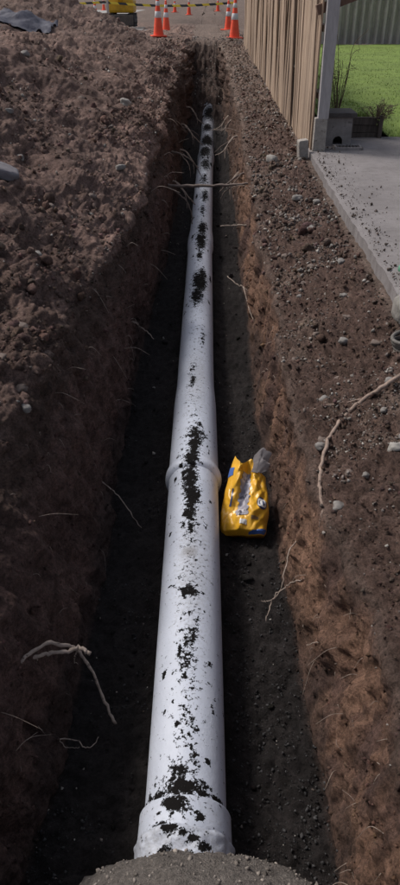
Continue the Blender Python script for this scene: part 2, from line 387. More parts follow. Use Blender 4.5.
def math_(op, a, b_, c=None):
    m = N(t, 'ShaderNodeMath', operation=op)
    for i, v in enumerate((a, b_) if c is None else (a, b_, c)):
        if hasattr(v, 'links'): t.links.new(v, m.inputs[i])
        else: m.inputs[i].default_value = v
    return m.outputs[0]
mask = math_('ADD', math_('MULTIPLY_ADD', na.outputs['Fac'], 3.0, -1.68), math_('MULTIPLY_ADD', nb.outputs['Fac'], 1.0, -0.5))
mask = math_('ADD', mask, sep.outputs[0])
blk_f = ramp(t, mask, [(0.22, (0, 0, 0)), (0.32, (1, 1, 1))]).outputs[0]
base = ramp(t, nc.outputs['Fac'], [(0.3, (.49, .525, .615)), (0.7, (.57, .605, .70))]).outputs[0]
ns = noise_node(t, 60, 5, 0.7, oc)
film = math_('MULTIPLY_ADD', ns.outputs['Fac'], 0.9, -0.45); film = math_('ADD', film, sep.outputs[1])
film_f = ramp(t, film, [(0.15, (0, 0, 0)), (0.6, (0.8, 0.8, 0.8))]).outputs[0]
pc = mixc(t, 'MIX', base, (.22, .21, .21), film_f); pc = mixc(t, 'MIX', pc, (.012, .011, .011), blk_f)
t.links.new(pc, b.inputs['Base Color']); t.links.new(ramp(t, blk_f, [(0, (.45, .45, .45)), (1, (.02, .02, .02))]).outputs[0], b.inputs['Specular IOR Level'])
rr_ = ramp(t, blk_f, [(0, (.38, .38, .38)), (1, (.95, .95, .95))]).outputs[0]; t.links.new(rr_, b.inputs['Roughness'])
bump(t, b, mask, 0.35, 0.004)
def pipe_mesh(name, y0, y1, rad, step, nth=72, crumple=0.0, film0=0.0, close=True):
    ys = np.arange(y0, y1 + step * 0.5, step); th = np.linspace(-np.pi, np.pi, nth, endpoint=False)
    r = rad(ys)
    Yg, T = np.meshgrid(ys, th, indexing='ij'); Rg = np.broadcast_to(r[:, None], Yg.shape).copy()
    cx, cz = pipe_x(ys)[:, None], pipe_z(ys)[:, None]
    if crumple:
        q = np.stack([np.cos(T) * .17, Yg, np.sin(T) * .17], -1).reshape(-1, 3)
        Rg += (crumple * (fbm(q, 14, 4, 0.55, 2) + 1.2 * np.abs(fbm(q, 7, 2, 0.5, 8)) - 0.3)).reshape(Rg.shape)
    V = np.stack([cx + Rg * np.sin(T), Yg, cz + Rg * np.cos(T)], -1).reshape(-1, 3)
    D = np.zeros(Yg.shape); G = np.full(Yg.shape, film0)
    Td = np.degrees(T)
    for (yc, a, hl, ha, st) in BL2: D = np.maximum(D, st * np.exp(-(((Yg - yc) / hl) ** 2) - ((Td - a) / ha) ** 2))
    D = np.maximum(D, 0.24 * np.exp(-((Td + 2) / 26) ** 2) * (1 - .4 * sstep(4.0, 4.6, Yg))) + 0.05
    D = D + 0.18 * sstep(9, 16, Yg) - 0.02
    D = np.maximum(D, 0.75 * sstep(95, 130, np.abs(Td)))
    G = np.maximum(G, 0.75 * np.exp(-((Yg - 2.6) / .055) ** 2 - ((Td + 2) / 20) ** 2)); G = np.maximum(G, 0.4 * sstep(8, 14, Yg))
    G = np.maximum(G, 0.38 * np.exp(-((Td - 5) / 40) ** 2)* (0.6+0.4*np.sin(Yg*3.1)))
    colr = np.stack([D.ravel(), G.ravel(), 0 * D.ravel()], 1)
    F = grid_faces(len(ys), nth, True)
    return from_np(name, V, F, np.clip(colr, 0, 2))
pipe = empty('sewer_pipe', (-0.1, 1.1, -1.15))
tag(pipe, 'long pale grey plastic sewer pipe spattered with black soil along trench floor', 'pipe')
def pp(name, me, mat=m_pipe):
    o = link(name, me, mat, pipe, smooth=True); o.matrix_parent_inverse = Matrix.Translation((0.1, -1.1, 1.15)); return o
c_ = lambda v: (lambda y: np.full(y.shape, v))
pp('pipe_length', pipe_mesh('pipe_length', 0.72, 3.46, c_(.156), .012, 96))
pp('pipe_length', pipe_mesh('pipe_length', 3.42, 8.12, lambda y: np.interp(y, [3.4, 3.46, 3.5, 4.35, 4.65, 9], [.168, .165, .161, .158, .147, .147]), .02, 96))
pp('pipe_length', pipe_mesh('pipe_length', 8.08, 13.2, lambda y: np.interp(y, [8, 8.09, 8.16, 8.5, 8.9, 14], [.146, .147, .162, .160, .146, .146]), .04, 64))
pp('pipe_length', pipe_mesh('pipe_length', 13.15, 21.2, lambda y: np.interp(y, [13, 13.2, 13.3, 13.7, 14, 22], [.146, .147, .163, .16, .146, .146]), .06, 48))
pp('joint_collar', pipe_mesh('joint_collar', 3.375, 3.475, lambda y: .157 + .023 * np.clip(1 - np.abs((y - 3.425) / .05) ** 3, 0, 1), .006, 96))
o = pp('coupling_band', pipe_mesh('coupling_band', 1.195, 1.315, lambda y: np.interp(y, [1.195, 1.21, 1.305, 1.312, 1.315], [.171, .174, .173, .169, .156]), .006, 96, 0.0, 0.15))
o['label'] = 'smooth white band of the pipe coupling'
o = pp('wrapped_sleeve', pipe_mesh('wrapped_sleeve', 0.88, 1.21, lambda y: np.interp(y, [.88, 1.02, 1.12, 1.175, 1.195, 1.21], [.168, .170, .175, .181, .184, .172]), .006, 120, 0.022, 0.30))
o['label'] = 'crumpled dirty plastic wrapping round the pipe coupling'

# gritty mound that buries the near end of the pipe
def blob(name, loc, s, n=3, seed=0, amp=0.15, scale=2.0, flat=0.0, amp2=0.0):
    bm = bmesh.new(); bmesh.ops.create_icosphere(bm, subdivisions=n, radius=1.0)
    me = bm_mesh(bm, name); v = np.empty(len(me.vertices) * 3, np.float32); me.vertices.foreach_get('co', v); v = v.reshape(-1, 3).astype(float)
    r = 1 + amp * fbm(v, scale, 4, 0.55, seed * 3.7) + (amp2 * lumps(v, 9, seed) + amp2 * 1.1 * lumps(v, 26, seed + 5) if amp2 else 0)
    v = v * r[:, None]
    if flat: v = np.sign(v) * np.abs(v) ** (1 - flat)
    v *= np.array(s); me.vertices.foreach_set('co', v.astype(np.float32).ravel()); me.update()
    return me
M_MOUND = m_vary('gritty_earth', (.155, .135, .122), 0.95, 0.5, 60, 160, 1.0, 0.02, spots=((.26, .235, .215), 55, 0.60))
me = blob('earth_mound', 0, (.62, .46, .44), 6, 3, 0.06, 3.0, 0, 0.03)
o = link('earth_mound', me, M_MOUND, smooth=True); o.location = (-.02, .70, -1.02)
mound = tag(o, 'grey gritty earth mound covering the end of the pipe', 'mound')

# ------------------------------------------------------------------ loose soil, gravel, stones
def icos(sub, k, seed):
    L = []
    for i in range(k):
        me = blob('tmp', 0, (1, .8 + .2 * ((i * 7) % 3) / 2, .55 + .15 * (i % 3)), sub, seed + i, 0.95, 1.9, 0.05)
        v = np.empty(len(me.vertices) * 3, np.float32); me.vertices.foreach_get('co', v)
        f = np.empty(len(me.polygons) * 3, np.int32); me.loops.foreach_get('vertex_index', f)
        L.append((v.reshape(-1, 3).astype(float), f.reshape(-1, 3))); bpy.data.meshes.remove(me)
    return L
def hulls(k, npts, seed, flat=.7):
    L = []; g = np.random.default_rng(seed)
    for i in range(k):
        p = g.normal(size=(npts, 3)); p /= np.linalg.norm(p, axis=1)[:, None]; p *= g.uniform(.75, 1.1, (npts, 1)) * np.array([1, g.uniform(.65, .95), g.uniform(.45, .8) * flat / .7])
        bm = bmesh.new(); [bm.verts.new(q) for q in p]; r_ = bmesh.ops.convex_hull(bm, input=bm.verts); bmesh.ops.delete(bm, geom=[v for v in bm.verts if not v.link_faces], context='VERTS'); bmesh.ops.triangulate(bm, faces=bm.faces)
        bm.verts.index_update(); L.append((np.array([list(v.co) for v in bm.verts]), np.array([[v.index for v in f.verts] for f in bm.faces]))); bm.free()
    return L
def rots(n):
    q = rng.normal(size=(n, 4)); q /= np.linalg.norm(q, axis=1)[:, None]; w_, x, y_, z = q.T
    return np.stack([np.stack([1 - 2 * (y_ * y_ + z * z), 2 * (x * y_ - z * w_), 2 * (x * z + y_ * w_)], -1), np.stack([2 * (x * y_ + z * w_), 1 - 2 * (x * x + z * z), 2 * (y_ * z - x * w_)], -1), np.stack([2 * (x * z - y_ * w_), 2 * (y_ * z + x * w_), 1 - 2 * (x * x + y_ * y_)], -1)], 1)
def scatter(name, label, weight, n, rmin, rmax, shapes, mat, colf, power=2.2, sink=0.25, dist=True, smooth=False):
    wv = weight / weight.sum(); idx = rng.choice(len(GP), n, p=wv)
    Dd = np.linalg.norm(GP[idx] - [0, 0, 1.6], axis=1)
    r = rmin * (1 - rng.random(n)) ** (-1 / power); r = np.minimum(r, rmax)
    if dist: r *= np.clip(Dd / 4.0, 0.75, 1.7)
    pos = GP[idx] + GN[idx] * (r * (0.45 - sink - 0.3 * wall[idx]))[:, None] + rng.normal(0, 0.006, (n, 3)); Rm = rots(n)
    c0 = colf(idx, n); Vs = []; Fs = []; Cs = []; o = 0
    for k, (v, f) in enumerate(shapes):
        s = np.arange(k, n, len(shapes)); m_ = len(s)
        W = np.einsum('nij,vj->nvi', Rm[s], v) * r[s][:, None, None] + pos[s][:, None]
        Vs.append(W.reshape(-1, 3)); Fs.append((f[None] + (np.arange(m_) * len(v))[:, None, None]).reshape(-1, 3) + o); o += m_ * len(v)
        Cs.append(np.repeat(c0[s], len(v), 0))
    ob = link(name, from_np(name, np.vstack(Vs), np.vstack(Fs), np.clip(np.vstack(Cs), .004, 1)), mat, smooth=smooth)
    return tag(ob, label, kind='stuff')
vis = (Yf > 0.9) & (Yf < 24) & (P[:, 0] > -7) & (P[:, 0] < 1.3)
lo = hulls(12, 11, 3); hi = icos(2, 8, 30)
def soilcol(idx, n): return col[idx] * rng.uniform(0.75, 1.4, (n, 1)) * (1 + rng.normal(0, .05, (n, 3)))
def pebcol(idx, n):
    c = np.array([[.25, .225, .205], [.19, .165, .15], [.33, .31, .285], [.15, .125, .115], [.12, .097, .085]])[rng.integers(0, 5, n)]
    return c * rng.uniform(0.7, 1.2, (n, 1))
clump = np.clip(0.35 + G2 * 1.6 + 0.6 * G1, 0.03, 2)
scatter('loose_soil', 'loose dark crumbs of soil on the heap, banks and trench floor', vis * (heap * 1.2 * clump + wallL * 0.30 + wallR * 0.30 + floor_ * 0.10 + bankR * (0.6 + 0.9 * clump)), 42000, .0044, .022, lo, M_SOIL, soilcol)
scatter('soil_clod', 'bigger clods of dug earth lying among the loose soil', vis * (heap * clump ** 2 + bankR * 0.5 * clump + floor_ * 0.03), 480, .013, .036, hi, M_SOIL, soilcol, 2.2, smooth=True)
M_PEB = m_attr('pebble', 0.85, 60, 0.003, 0.3, 0.4)
gw = vis * (bankR * np.clip(0.45 + 1.9 * G2 + 0.8 * G1, 0.12, 2) + heap * 0.05 + floor_ * (0.02 + 0.6 * sstep(16, 19, Yf)) + 0.35 * fg)
scatter('gravel', 'small grey gravel strewn over the right bank and far end', gw, 13000, .0050, .018, lo, M_PEB, pebcol)
fgw = vis * floor_ * sstep(-0.1, 0.3, G2 + 0.5 * (P[:, 0] > 0.1)) * (Yf < 5)
scatter('bedding_gravel', 'dark bedding gravel on the trench floor beside the pipe', fgw, 4500, .0035, .012, lo, M_PEB, lambda i, n: np.array([[.036, .035, .036]]) * rng.uniform(0.5, 1.7, (n, 1)), dist=False)
STONE = {'white': m_vary('pale_stone', (.30, .28, .26), 0.8, 0.25, 9, 40, 0.4, 0.004, spots=((.2, .17, .15), 12, 0.6)), 'grey': m_vary('grey_stone', (.20, .185, .175), 0.85, 0.3, 14, 50, 0.5, 0.004, spots=((.13, .11, .10), 16, 0.58)), 'brown': m_vary('brown_stone', (.15, .115, .10), 0.9, 0.3, 14, 50, 0.5, 0.004)}
def stone(x, y, s, mat, label, seed, cat='stone', group=None, name='stone', lift=0.0):
    me = blob(name, 0, s, 3, seed, 0.7, 1.5, 0.22)
    o = link(name, me, STONE[mat] if isinstance(mat, str) else mat, smooth=True); o.location = (x, y, ground_at(x, y) + s[2] * 0.12 + lift); o.rotation_euler = (0.2 * math.sin(seed), 0.15 * math.cos(seed), seed * 1.3)
    return tag(o, label, cat, group)
stone(-1.18, 10.4, (.095, .075, .06), 'white', 'round white stone on the flank of the spoil heap', 1)
stone(0.79, 8.9, (.062, .055, .050), 'white', 'small white stone on the bank below the fence post', 2)
stone(-.941, 2.93, (.042, .03, .02), 'brown', 'oval tan stone on the lip of the left bank', 3)
stone(-.88, 2.77, (.032, .024, .02), 'grey', 'small pale stone just below the left bank lip', 4)
stone(0.937, 7.24, (.055, .045, .035), 'grey', 'grey stone half way along the bank beside the path edge', 5)
stone(1.02, 3.30, (.034, .03, .026), 'grey', 'grey round stone above the bent branch', 6)
stone(0.898, 2.64, (.036, .03, .024), 'white', 'pale stone low on the right bank below the branch', 7)
stone(-.865, 6.88, (.05, .04, .03), 'grey', 'grey stone on the trodden edge opposite the crossing root', 8)
for k, (x, y) in enumerate([(.764, 2.58), (.70, 2.63), (.61, 2.96), (.63, 3.05), (.97, 2.75), (.93, 3.02), (.80, 3.6), (.88, 3.95), (.74, 4.2), (.99, 4.6), (.70, 4.9), (.83, 5.3), (1.05, 5.2), (.66, 5.7), (.93, 6.1), (.78, 6.6), (1.03, 3.75), (.69, 3.4), (.58, 4.0), (1.08, 6.9), (.85, 7.8), (.95, 4.25), (.62, 2.45), (.75, 5.0)]):
    s = 0.012 + 0.005 * ((k * 37) % 5) / 2 + 0.0018 * y
    stone(x, y, (s * 1.2, s, s * .75), ('grey', 'brown', 'grey', 'brown', 'grey')[k % 5], ('small grey stone lying on the gravelly bank below the path', 'small brown stone lying on the gravelly bank below the path')[k % 5 in (1, 3)], 20 + k, 'stone', ('grey stones on the gravel bank', 'brown stones on the gravel bank')[k % 5 in (1, 3)])
for k, (x, y) in enumerate([(-1.02, 3.4), (-1.25, 3.7), (-1.12, 4.3), (-1.5, 4.6), (-1.2, 5.2), (-1.65, 6.2), (-1.0, 5.9), (-1.3, 7.4), (-1.9, 7.0), (-1.15, 8.5), (-1.6, 9.3), (-2.4, 10), (-1.05, 3.05)]):
    s = 0.017 + 0.007 * ((k * 29) % 4) / 2 + 0.002 * y
    stone(x, y, (s * 1.25, s, s * .8), ('brown', 'brown', 'grey')[k % 3], ('brown lump of stone bedded in the spoil heap', 'grey lump of stone bedded in the spoil heap')[k % 3 == 2], 60 + k, 'stone', ('brown stones in the spoil heap', 'grey stones in the spoil heap')[k % 3 == 2])
M_LIL = m_vary('weathered_concrete', (.15, .14, .155), 0.9, 0.25, 6, 45, 0.5, 0.006)
me = blob('concrete_chunk', 0, (.17, .12, .045), 4, 4, 0.25, 1.6, 0.4)
o = link('concrete_chunk', me, M_LIL, smooth=True); o.location = (-1.60, 5.30, ground_at(-1.6, 5.3) + .03); o.rotation_euler = (.1, .35, .3)
tag(o, 'flat lilac grey concrete chunk bedded in the spoil heap', 'rubble')
me = blob('concrete_chunk', 0, (.10, .11, .095), 4, 9, 0.3, 1.4, 0.3)
o = link('concrete_chunk', me, m_vary('broken_concrete', (.22, .205, .19), 0.9, 0.3, 9, 50, 0.7, 0.008), smooth=True); o.location = (1.245, 3.86, 0.0)
tag(o, 'rough pale concrete lump at the broken edge of the path', 'rubble')

# crumbs of black soil stuck to the crown of the pipe, grit on the mound
def grains(name, pos, rad, colr, mat, parent, origin):
    n = len(pos); Rm = rots(n); Vs = []; Fs = []; Cs = []; oo = 0
    for k, (v, f) in enumerate(lo):
        q_ = np.arange(k, n, len(lo)); W = np.einsum('nij,vj->nvi', Rm[q_], v) * rad[q_][:, None, None] + pos[q_][:, None] - origin
        Vs.append(W.reshape(-1, 3)); Fs.append((f[None] + (np.arange(len(q_)) * len(v))[:, None, None]).reshape(-1, 3) + oo); oo += len(q_) * len(v); Cs.append(np.repeat(colr[q_], len(v), 0))
    return tag(link(name, from_np(name, np.vstack(Vs), np.vstack(Fs), np.vstack(Cs)), mat, parent), kind='stuff')
ps = []; rs = []
for (y_, a, hl, ha, st) in BL:
    if y_ > 12 or st < .5: continue
    k = int(26 * st * min(3, hl * ha / 1.0)); yy = y_ + rng.normal(0, .5, k) * hl; aa = np.radians(a + rng.normal(0, .5, k) * min(ha, 25)); rr2 = np.where((yy > 3.37) & (yy < 3.48), .176, np.where(yy < 1.315, .172, np.where(yy < 3.4, .156, np.where(yy < 4.4, .16, .147))))
    ps.append(np.stack([pipe_x(yy) + rr2 * np.sin(aa), yy, pipe_z(yy) + rr2 * np.cos(aa)], 1)); rs.append(rng.uniform(.0015, .0055, k) * np.clip(y_ / 3, .8, 2))
ps = np.vstack(ps); rs = np.concatenate(rs)
grains('clinging_soil', ps, rs, np.full((len(ps), 3), .014) * rng.uniform(.5, 1.6, (len(ps), 1)), M_PEB, pipe, np.array([-.1, 1.1, -1.15]))
mv = np.empty(len(mound.data.vertices) * 3, np.float32); mound.data.vertices.foreach_get('co', mv); mv = mv.reshape(-1, 3); mv = mv[(mv[:, 2] > .12) & (mv[:, 1] > -.1)]; mi = rng.integers(0, len(mv), 1500)
grains('grit', mv[mi].astype(float), np.minimum(.003 * (1 - rng.random(1500)) ** (-1 / 2.0), .014), np.array([[.16, .14, .125]]) * rng.uniform(.5, 1.9, (1500, 1)), M_PEB, mound, np.zeros(3))

# plastic sheet lying over the heap
U, W = np.meshgrid(np.linspace(-1, 1, 26), np.linspace(-1, 1, 20)); q = np.stack([U, W, 0 * U], -1).reshape(-1, 3)
X = -3.62 + q[:, 0] * .55; Y = 15.2 + q[:, 1] * .55 + .2 * q[:, 0]
Z = np.array([ground_at(a, b_) for a, b_ in zip(X, Y)]); Zs = Z.reshape(20, 26)
for i in range(3): Zs[1:-1, 1:-1] = np.maximum(Zs[1:-1, 1:-1], (Zs[:-2, 1:-1] + Zs[2:, 1:-1] + Zs[1:-1, :-2] + Zs[1:-1, 2:]) / 4)
Zs = Zs.ravel() + .05 + .03 * fbm(q, 3, 3)
m_tarp = m_vary('blue_grey_plastic', (.055, .055, .08), 0.7, 0.2, 5, 14, 0.7, 0.02)
top_ = np.stack([X, Y, Zs], 1); bot = top_ - [0, 0, .012]
o = link('plastic_sheet', from_np('plastic_sheet', np.vstack([top_, bot]), np.vstack([grid_faces(20, 26), grid_faces(20, 26)[:, ::-1] + 520])), m_tarp, smooth=True)
tag(o, 'crumpled blue grey plastic sheet draped over the spoil heap', 'sheet')

# ------------------------------------------------------------------ roots and branches
M_ROOT = {'pale': m_vary('pale_root', (.33, .265, .225), 0.9, 0.35, 30, 90, 0.8, 0.005, spots=((.09, .068, .058), 22, .57)), 'dark': m_vary('dark_root', (.16, .125, .11), 0.9, 0.3, 30, 90, 0.5, 0.003), 'branch': m_vary('branch_bark', (.27, .20, .165), 0.9, 0.35, 25, 80, 0.9, 0.005, spots=((.10, .075, .06), 18, .6))}
def root(name, mat, label, strands, cat='root', group=None, jit=0.0032, part='rootlet'):
    main = None
    for k, (pts, r0, r1) in enumerate(strands):
        rad = np.linspace(r0, r1, len(pts)); v, f = tube_np(pts, rad, 8, jit, k + len(label))
        if k == 0:
            main = link(name, from_np(name, v, f), M_ROOT[mat], smooth=True); tag(main, label, cat, group)
        else:
            o = link(part, from_np(part, v, f), M_ROOT[mat], main, smooth=True)
    return main
root('fallen_branch', 'branch', 'long bent brown branch lying down the gravel bank', [([(1.30, 3.36, -.05), (1.08, 3.26, -.12), (.95, 3.21, -.185), (.82, 3.18, -.275), (.73, 3.12, -.35), (.635, 2.94, -.37), (.575, 2.73, -.40), (.56, 2.60, -.43), (.57, 2.42, -.49)], .0135, .008),
     ([(.86, 3.20, -.25), (.75, 3.27, -.31), (.62, 3.31, -.38), (.57, 3.40, -.50), (.50, 3.5, -.62)], .004, .002), ([(.565, 2.5, -.46), (.548, 2.45, -.46), (.54, 2.43, -.53)], .005, .002)], 'branch', part='twig')
root('forked_root', 'pale', 'pale forked root with cut end poking from the left trench wall', [([(-.80, 1.62, -.60), (-.715, 1.72, -.585), (-.645, 1.80, -.60), (-.585, 1.84, -.66), (-.535, 1.86, -.72), (-.49, 1.84, -.83), (-.44, 1.80, -.98), (-.395, 1.76, -1.08)], .0085, .006),
     ([(-.78, 1.68, -.63), (-.69, 1.76, -.635), (-.63, 1.80, -.655), (-.56, 1.82, -.665), (-.515, 1.83, -.66), (-.475, 1.81, -.675)], .0075, .0085), ([(-.53, 1.825, -.665), (-.55, 1.82, -.71), (-.54, 1.80, -.73)], .003, .001), ([(-.68, 1.76, -.635), (-.69, 1.76, -.67), (-.70, 1.74, -.70)], .003, .001)])
root('thin_root', 'pale', 'thin wavy root low on left wall under the forked root', [([(-.74, 1.62, -.88), (-.70, 1.63, -.95), (-.63, 1.65, -1.02), (-.55, 1.66, -1.05), (-.50, 1.64, -1.08), (-.455, 1.68, -1.06)], .004, .0018), ([(-.63, 1.65, -1.02), (-.58, 1.63, -1.06), (-.53, 1.63, -1.05)], .002, .001)])
root('crossing_root', 'dark', 'straight brown root spanning the whole trench above the pipe', [([(-.75, 8.85, -.40), (-.4, 8.80, -.40), (0, 8.72, -.375), (.3, 8.66, -.35), (.62, 8.58, -.31)], .019, .014), ([(-.52, 8.82, -.41), (-.40, 8.80, -.48), (-.28, 8.78, -.58), (-.22, 8.74, -.72), (-.21, 8.72, -.85)], .012, .007), ([(.30, 8.66, -.36), (.2, 8.7, -.45), (.15, 8.72, -.55)], .009, .005)])
root('thin_root', 'pale', 'short pale root sticking out of the left wall opposite the pipe step', [([(-.72, 5.2, -.66), (-.62, 5.25, -.70), (-.53, 5.22, -.755), (-.45, 5.15, -.80)], .0065, .003)])
root('thin_root', 'pale', 'fine root hanging from left wall across from the yellow bag', [([(-.70, 3.35, -.92), (-.60, 3.3, -.96), (-.50, 3.22, -1.03), (-.40, 3.12, -1.12)], .0045, .002)])
root('thin_root', 'pale', 'pale root reaching from right wall toward the pipe', [([(.55, 8.0, -.66), (.45, 8.05, -.67), (.30, 8.1, -.69), (.14, 8.15, -.71)], .010, .006)])
root('thin_root', 'pale', 'zigzag pale root hanging off the right wall above the pipe', [([(.52, 6.3, -.93), (.44, 6.4, -.90), (.36, 6.45, -.84), (.28, 6.5, -.82), (.20, 6.6, -.78)], .009, .005), ([(.36, 6.45, -.84), (.40, 6.2, -.95), (.44, 6.0, -1.0)], .006, .003), ([(.44, 6.4, -.9), (.44, 6.2, -.92), (.46, 6.1, -.9)], .004, .002)])
root('thin_root', 'pale', 'long looping root dangling from the right wall below the branch', [([(.52, 2.72, -.80), (.44, 2.62, -.84), (.41, 2.52, -.90), (.38, 2.45, -.97), (.33, 2.40, -1.02), (.31, 2.33, -1.06)], .004, .002), ([(.55, 2.34, -.74), (.47, 2.40, -.83), (.40, 2.44, -.93), (.33, 2.42, -1.0), (.29, 2.44, -1.03)], .0035, .0018)])
root('thin_root', 'pale', 'short root stub low on the right wall beside dark gravel', [([(.56, 2.0, -.78), (.50, 1.98, -.79), (.45, 1.97, -.80)], .003, .0015)])
for k in range(12):                                    # tangled roots in the far half of the trench
    yb = 9.3 + k * .62; sd_ = -1 if k % 2 else 1
    xw = sd_ * (.50 + .05 * math.sin(k)); zb = -.35 - .28 * ((k * 7) % 4) / 3
    pts = [(xw * 1.25, yb, zb + .02), (xw * .85, yb - .05, zb + .04 * math.sin(k * 2)), (xw * .5, yb - .12, zb - .10 - .06 * (k % 3)), (xw * .28 + .05 * math.sin(k * 3), yb - .1, zb - .22 - .09 * (k % 2))]
    root('trench_root', 'pale' if k % 3 else 'dark', '%s root dangling from the %s side wall beyond the crossing root' % (('dark thin', 'pale thin')[k % 3 > 0], ('fence', 'spoil heap')[k % 2]), [(pts, .016, .006), ([pts[1], (pts[1][0] * .7, pts[1][1] - .2, pts[1][2] - .12), (pts[1][0] * .65, pts[1][1] - .3, pts[1][2] - .28)], .008, .003)], 'root', '%s roots dangling on the %s side' % (('dark', 'pale')[k % 3 > 0], ('fence', 'heap')[k % 2]))
# crumbs trodden onto the path
n = 650; px_ = 1.25 + rng.exponential(.14, n); py_ = rng.uniform(3.6, 9.2, n); m_ = px_ < 3; px_ = px_[m_]; py_ = py_[m_]; n = len(px_); rr2 = np.minimum(.0045 * (1 - rng.random(n)) ** (-1 / 2.2), .02); Rm = rots(n); Vs = []; Fs = []; Cs = []; oo = 0
for k, (v, f) in enumerate(lo):
    q_ = np.arange(k, n, len(lo)); W = np.einsum('nij,vj->nvi', Rm[q_], v) * rr2[q_][:, None, None] + np.stack([px_[q_], py_[q_], .006 + rise(py_[q_]) * .6 + rr2[q_] * .2], 1)[:, None]
    Vs.append(W.reshape(-1, 3)); Fs.append((f[None] + (np.arange(len(q_)) * len(v))[:, None, None]).reshape(-1, 3) + oo); oo += len(q_) * len(v); Cs.append(np.repeat(np.array([[.085, .066, .057]]) * rng.uniform(.8, 2.2, (len(q_), 1)), len(v), 0))
tag(link('path_soil', from_np('path_soil', np.vstack(Vs), np.vstack(Fs), np.vstack(Cs)), M_SOIL), 'crumbs of soil trodden onto the concrete path', kind='stuff')
# fine fibres on the cut faces
wv = vis * (wall * sstep(-1.1, -0.8, P[:, 2])) * (Yf < 14); idx = rng.choice(len(GP), 170, p=wv / wv.sum()); parts = []
for i in idx:
    p0 = GP[i]; nn = GN[i]; L = rng.uniform(.03, .13) * min(2, max(1, p0[1] / 4)); side = rng.normal(0, .6, 3)
    d1 = nn * .5 + side * .6; d2 = d1 + np.array([0, 0, -1.0]) + rng.normal(0, .4, 3)
    v, f = tube_np([p0 - nn * .01, p0 + d1 * L * .5, p0 + d1 * L * .6 + d2 * L * .5], np.array([.0014, .0011, .0006]) * min(3, max(1, p0[1] / 2.5)), 4); parts.append((v, f))
v, f = join_np(parts); tag(link('root_fibre', from_np('root_fibre', v, f), M_ROOT['pale'], smooth=True), 'fine hair roots on the cut trench walls', kind='stuff')

# ------------------------------------------------------------------ the yellow bag
def bag_surf(u, v):
    """u across -1..1, v along 0..1; front face of the crumpled sack in its own frame (x across, y along, z up from its lying face)"""
    u = np.asarray(u, float); v = np.asarray(v, float)
    wdt = np.interp(v, [0, .06, .3, .6, .85, 1], [.125, .142, .150, .135, .115, .085])
    q = np.stack([u * 1.1, v * 2.2, 0 * u], -1).reshape(-1, 3)
    tri = lambda x: 2 * np.abs(x - np.floor(x + .5))
    wu = u + .10 * fbm(q, 1.5, 2, .5, 3).reshape(u.shape); wv_ = v * 2.2 + .12 * fbm(q, 1.5, 2, .5, 8).reshape(u.shape)
    fold = sum(a * (tri(wu * fx + wv_ * fy + ph) - .5) for a, fx, fy, ph in ((.9, .55, .35, .1), (.7, -.5, .62, .33), (.5, .95, -.4, .7), (.35, .3, 1.5, .2), (.3, -1.3, -.9, .55), (.22, 2.3, .7, .4), (.16, -1.9, 2.4, .8), (.12, 3.1, -2.2, .3)))
    cre = .35 * (1 - tri(wu * .8 - wv_ * .45 + .15)) ** 3 + .3 * (1 - tri(wu * .35 + wv_ * .9 + .4)) ** 3
    z = .085 * np.clip(1 - np.abs(u) ** 2.6, 0, 1) ** .6 * np.interp(v, [0, .04, .2, .7, 1], [.15, .75, 1, .85, .35])
    z -= .050 * np.exp(-((u + .02) / .28) ** 2) * sstep(.25, .4, v) * (1 - sstep(.88, 1.0, v))   # sunken middle
    z += .036 * fold - .030 * cre + .012
    z += .055 * sstep(.7, 1.0, v) * np.exp(-((u + .65) / .5) ** 2)                                # standing collar at one corner
    x = u * wdt + .012 * fold * np.abs(u) + .02 * (v - .5); y_ = v * .47 + .015 * cre + .035 * sstep(.82, 1, v) * np.sin(u * 4.3 + .5) - .03 * sstep(.8, 1, v) * u
    return np.stack([x, y_, z], -1)
bagM = Matrix.Translation((.230, 3.04, -1.12)) @ Matrix.Rotation(R(-4), 4, 'Z') @ Matrix.Rotation(R(30), 4, 'X') @ Matrix.Rotation(R(-6), 4, 'Y')
bag = empty('plastic_bag', (.230, 3.04, -1.15)); tag(bag, 'crumpled yellow plastic bag with blue corners wedged beside the pipe', 'bag')
def bag_part(name, V, F, mat):
    Vw = np.array([list(bagM @ Vector(p) - Vector((.230, 3.04, -1.15))) for p in V]); return link(name, from_np(name, Vw, F), mat, bag, smooth=True)
def m_plastic(name, c, rough=0.38, var=0.15, spots=None):
    m = m_vary(name, c, rough, var, 9, 40, 0.25, 0.004, spots); m.node_tree.nodes['Principled BSDF'].inputs['Coat Weight'].default_value = 0.2; return m
M_YEL = m_plastic('yellow_film', (.74, .40, .030), spots=((.30, .19, .06), 12, 0.62)); M_BLU = m_plastic('blue_print', (.06, .14, .42)); M_NAVY = m_plastic('navy_print', (.03, .05, .14)); M_WHT = m_plastic('white_print', (.62, .62, .62))
un, vn = 70, 96
U, Vv = np.meshgrid(np.linspace(-1, 1, un), np.linspace(0, 1, vn)); front = bag_surf(U, Vv).reshape(-1, 3)
back = front.copy(); back[:, 2] = -.028 + .02 * fbm(front, 12, 3, .5, 4) - .035 * (np.clip(1 - U.ravel() ** 2, 0, 1)) ** .5
edge_ = (np.abs(U.ravel()) > .999) | (Vv.ravel() < 1e-6); back[edge_] = front[edge_]
bag_part('bag_film', np.vstack([front, back]), np.vstack([grid_faces(vn, un), grid_faces(vn, un)[:, ::-1] + un * vn]), M_YEL)
